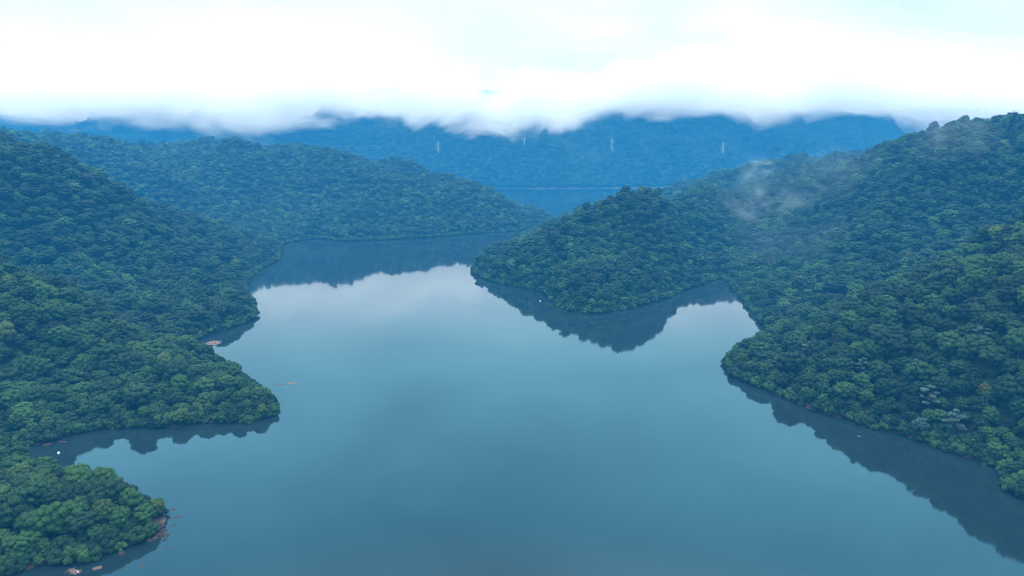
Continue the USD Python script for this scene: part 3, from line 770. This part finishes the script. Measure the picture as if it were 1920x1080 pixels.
drop("boulder", 229, 1039, lump(2.2, 1.7, 1.3, 81), rock, 0.15, "round orange-brown boulder standing alone in the water before the near spit", "boulder")
for k, (px, py, w, d) in enumerate([(325, 955, 2.6, 2.0), (331, 970, 4.2, 1.6), (325, 985, 2.2, 1.4), (311, 1027, 1.6, 1.3), (318, 973, 2.0, 1.0)]):
    drop("mud_patch", px, py, lump(w, d, 0.16, 90 + k), mud, -0.05, "flat brownish mud patch just awash off the tip of the near spit", "mud patch", "mud patches awash off the near spit", 15 + 8 * k)
drop("mud_patch", 266, 1060, lump(1.9, 1.8, 0.16, 101), mud, -0.045, "pinkish mud patch at the edge of the near spit's reflection", "mud patch", None, 20)
drop("mud_patch", 89, 834, lump(2.6, 3.6, 0.7, 103), rock, 0.1, "pale bare rock at the foot of the left headland, left of the other", "rock", None, -30)
drop("mud_patch", 117, 829, lump(3.2, 1.6, 0.6, 104), rock, 0.1, "small reddish rock at the foot of the left headland, above the white float", "rock", None, 10)

def sticks(n, w, d, lmin, lmax, seed):
    r = np.random.default_rng(seed)
    out = []
    for _ in range(n):
        a, t = r.uniform(0, 6.28), abs(r.normal()) * 0.42
        c = np.array([math.cos(a) * t * w, math.sin(a) * t * d, 0.03 + 0.12 * max(0, 1 - t * 1.5) * r.random()])
        b = r.uniform(0, 3.14); L = r.uniform(lmin, lmax) / 2
        u = np.array([math.cos(b) * L, math.sin(b) * L, r.normal() * 0.04])
        out.append(tube([c - u, c + [0, 0, .03], c + u], [r.uniform(.03, .09), r.uniform(.05, .12), .03], 4))
    return join(out)
def raft(px, py, w, d, n, label, seed, rot=0.0, lmax=2.0):
    g = ground(px, py)
    x = UsdGeom.Xform.Define(stage, "/World/" + numbered("driftwood_raft"))
    x.AddTranslateOp().Set(Gf.Vec3d(float(g[0]), float(g[1]), 0.0)); x.AddRotateZOp().Set(rot)
    tag(x, label, "driftwood")
    sv, sf = lump(w * .72, d * .72, 0.2, seed)
    edge = meshkit.fbm(np.c_[sv[:, :2] * 1.3, np.full(len(sv), seed)], 3, seed=seed)
    sv = sv * np.c_[0.45 + 1.1 * edge, 0.45 + 1.1 * edge, 1 + 0 * edge] + np.c_[np.zeros((len(sv), 2)), (edge - 0.55) * 0.35]
    usdkit.mesh(stage, str(x.GetPath()) + "/scum", (sv, sf), scum)
    tag(usdkit.mesh(stage, str(x.GetPath()) + "/sticks", sticks(n, w * .6, d * .6, 0.5, lmax, seed), drift), "loose sticks and twigs", kind="stuff")
raft(400, 643, 10, 13, 260, "pinkish brown raft of floating driftwood in the inlet behind the left headland", 5, 10)
raft(367, 640, 3.5, 4.0, 40, "small scrap of floating driftwood left of the pinkish raft", 6)
raft(547, 719, 6.0, 3.0, 60, "thin scatter of floating twigs off the left headland's tip", 7, 12)
raft(523, 721, 4.0, 2.0, 25, "faint line of floating twigs nearest to the left headland's tip", 8, 0)
raft(183, 1065, 2.6, 1.7, 40, "pale scrap of driftwood in the near spit's reflection", 9, 15)
raft(140, 1072, 4.6, 2.2, 50, "broken branch floating before the near spit at the lower edge", 10, -20, 3.0)
raft(1611, 818, 1.8, 1.2, 20, "tiny reddish scrap of driftwood in the right headland's reflection", 11, 0, 1.0)
drop("white_float", 110, 850, lump(1.0, 0.9, 0.9, 120, 2), white, 0.2, "white float on the dark water between the near spit and the left headland", "float")
drop("white_float", 1013, 565, lump(1.0, 1.0, 0.7, 121, 2), white, 0.15, "tiny white float on the water off the central headland", "float")
drop("white_float", 146, 1073, lump(0.5, 0.4, 0.4, 122, 2), white, 0.15, "white scrap caught on the floating branch before the near spit", "float")
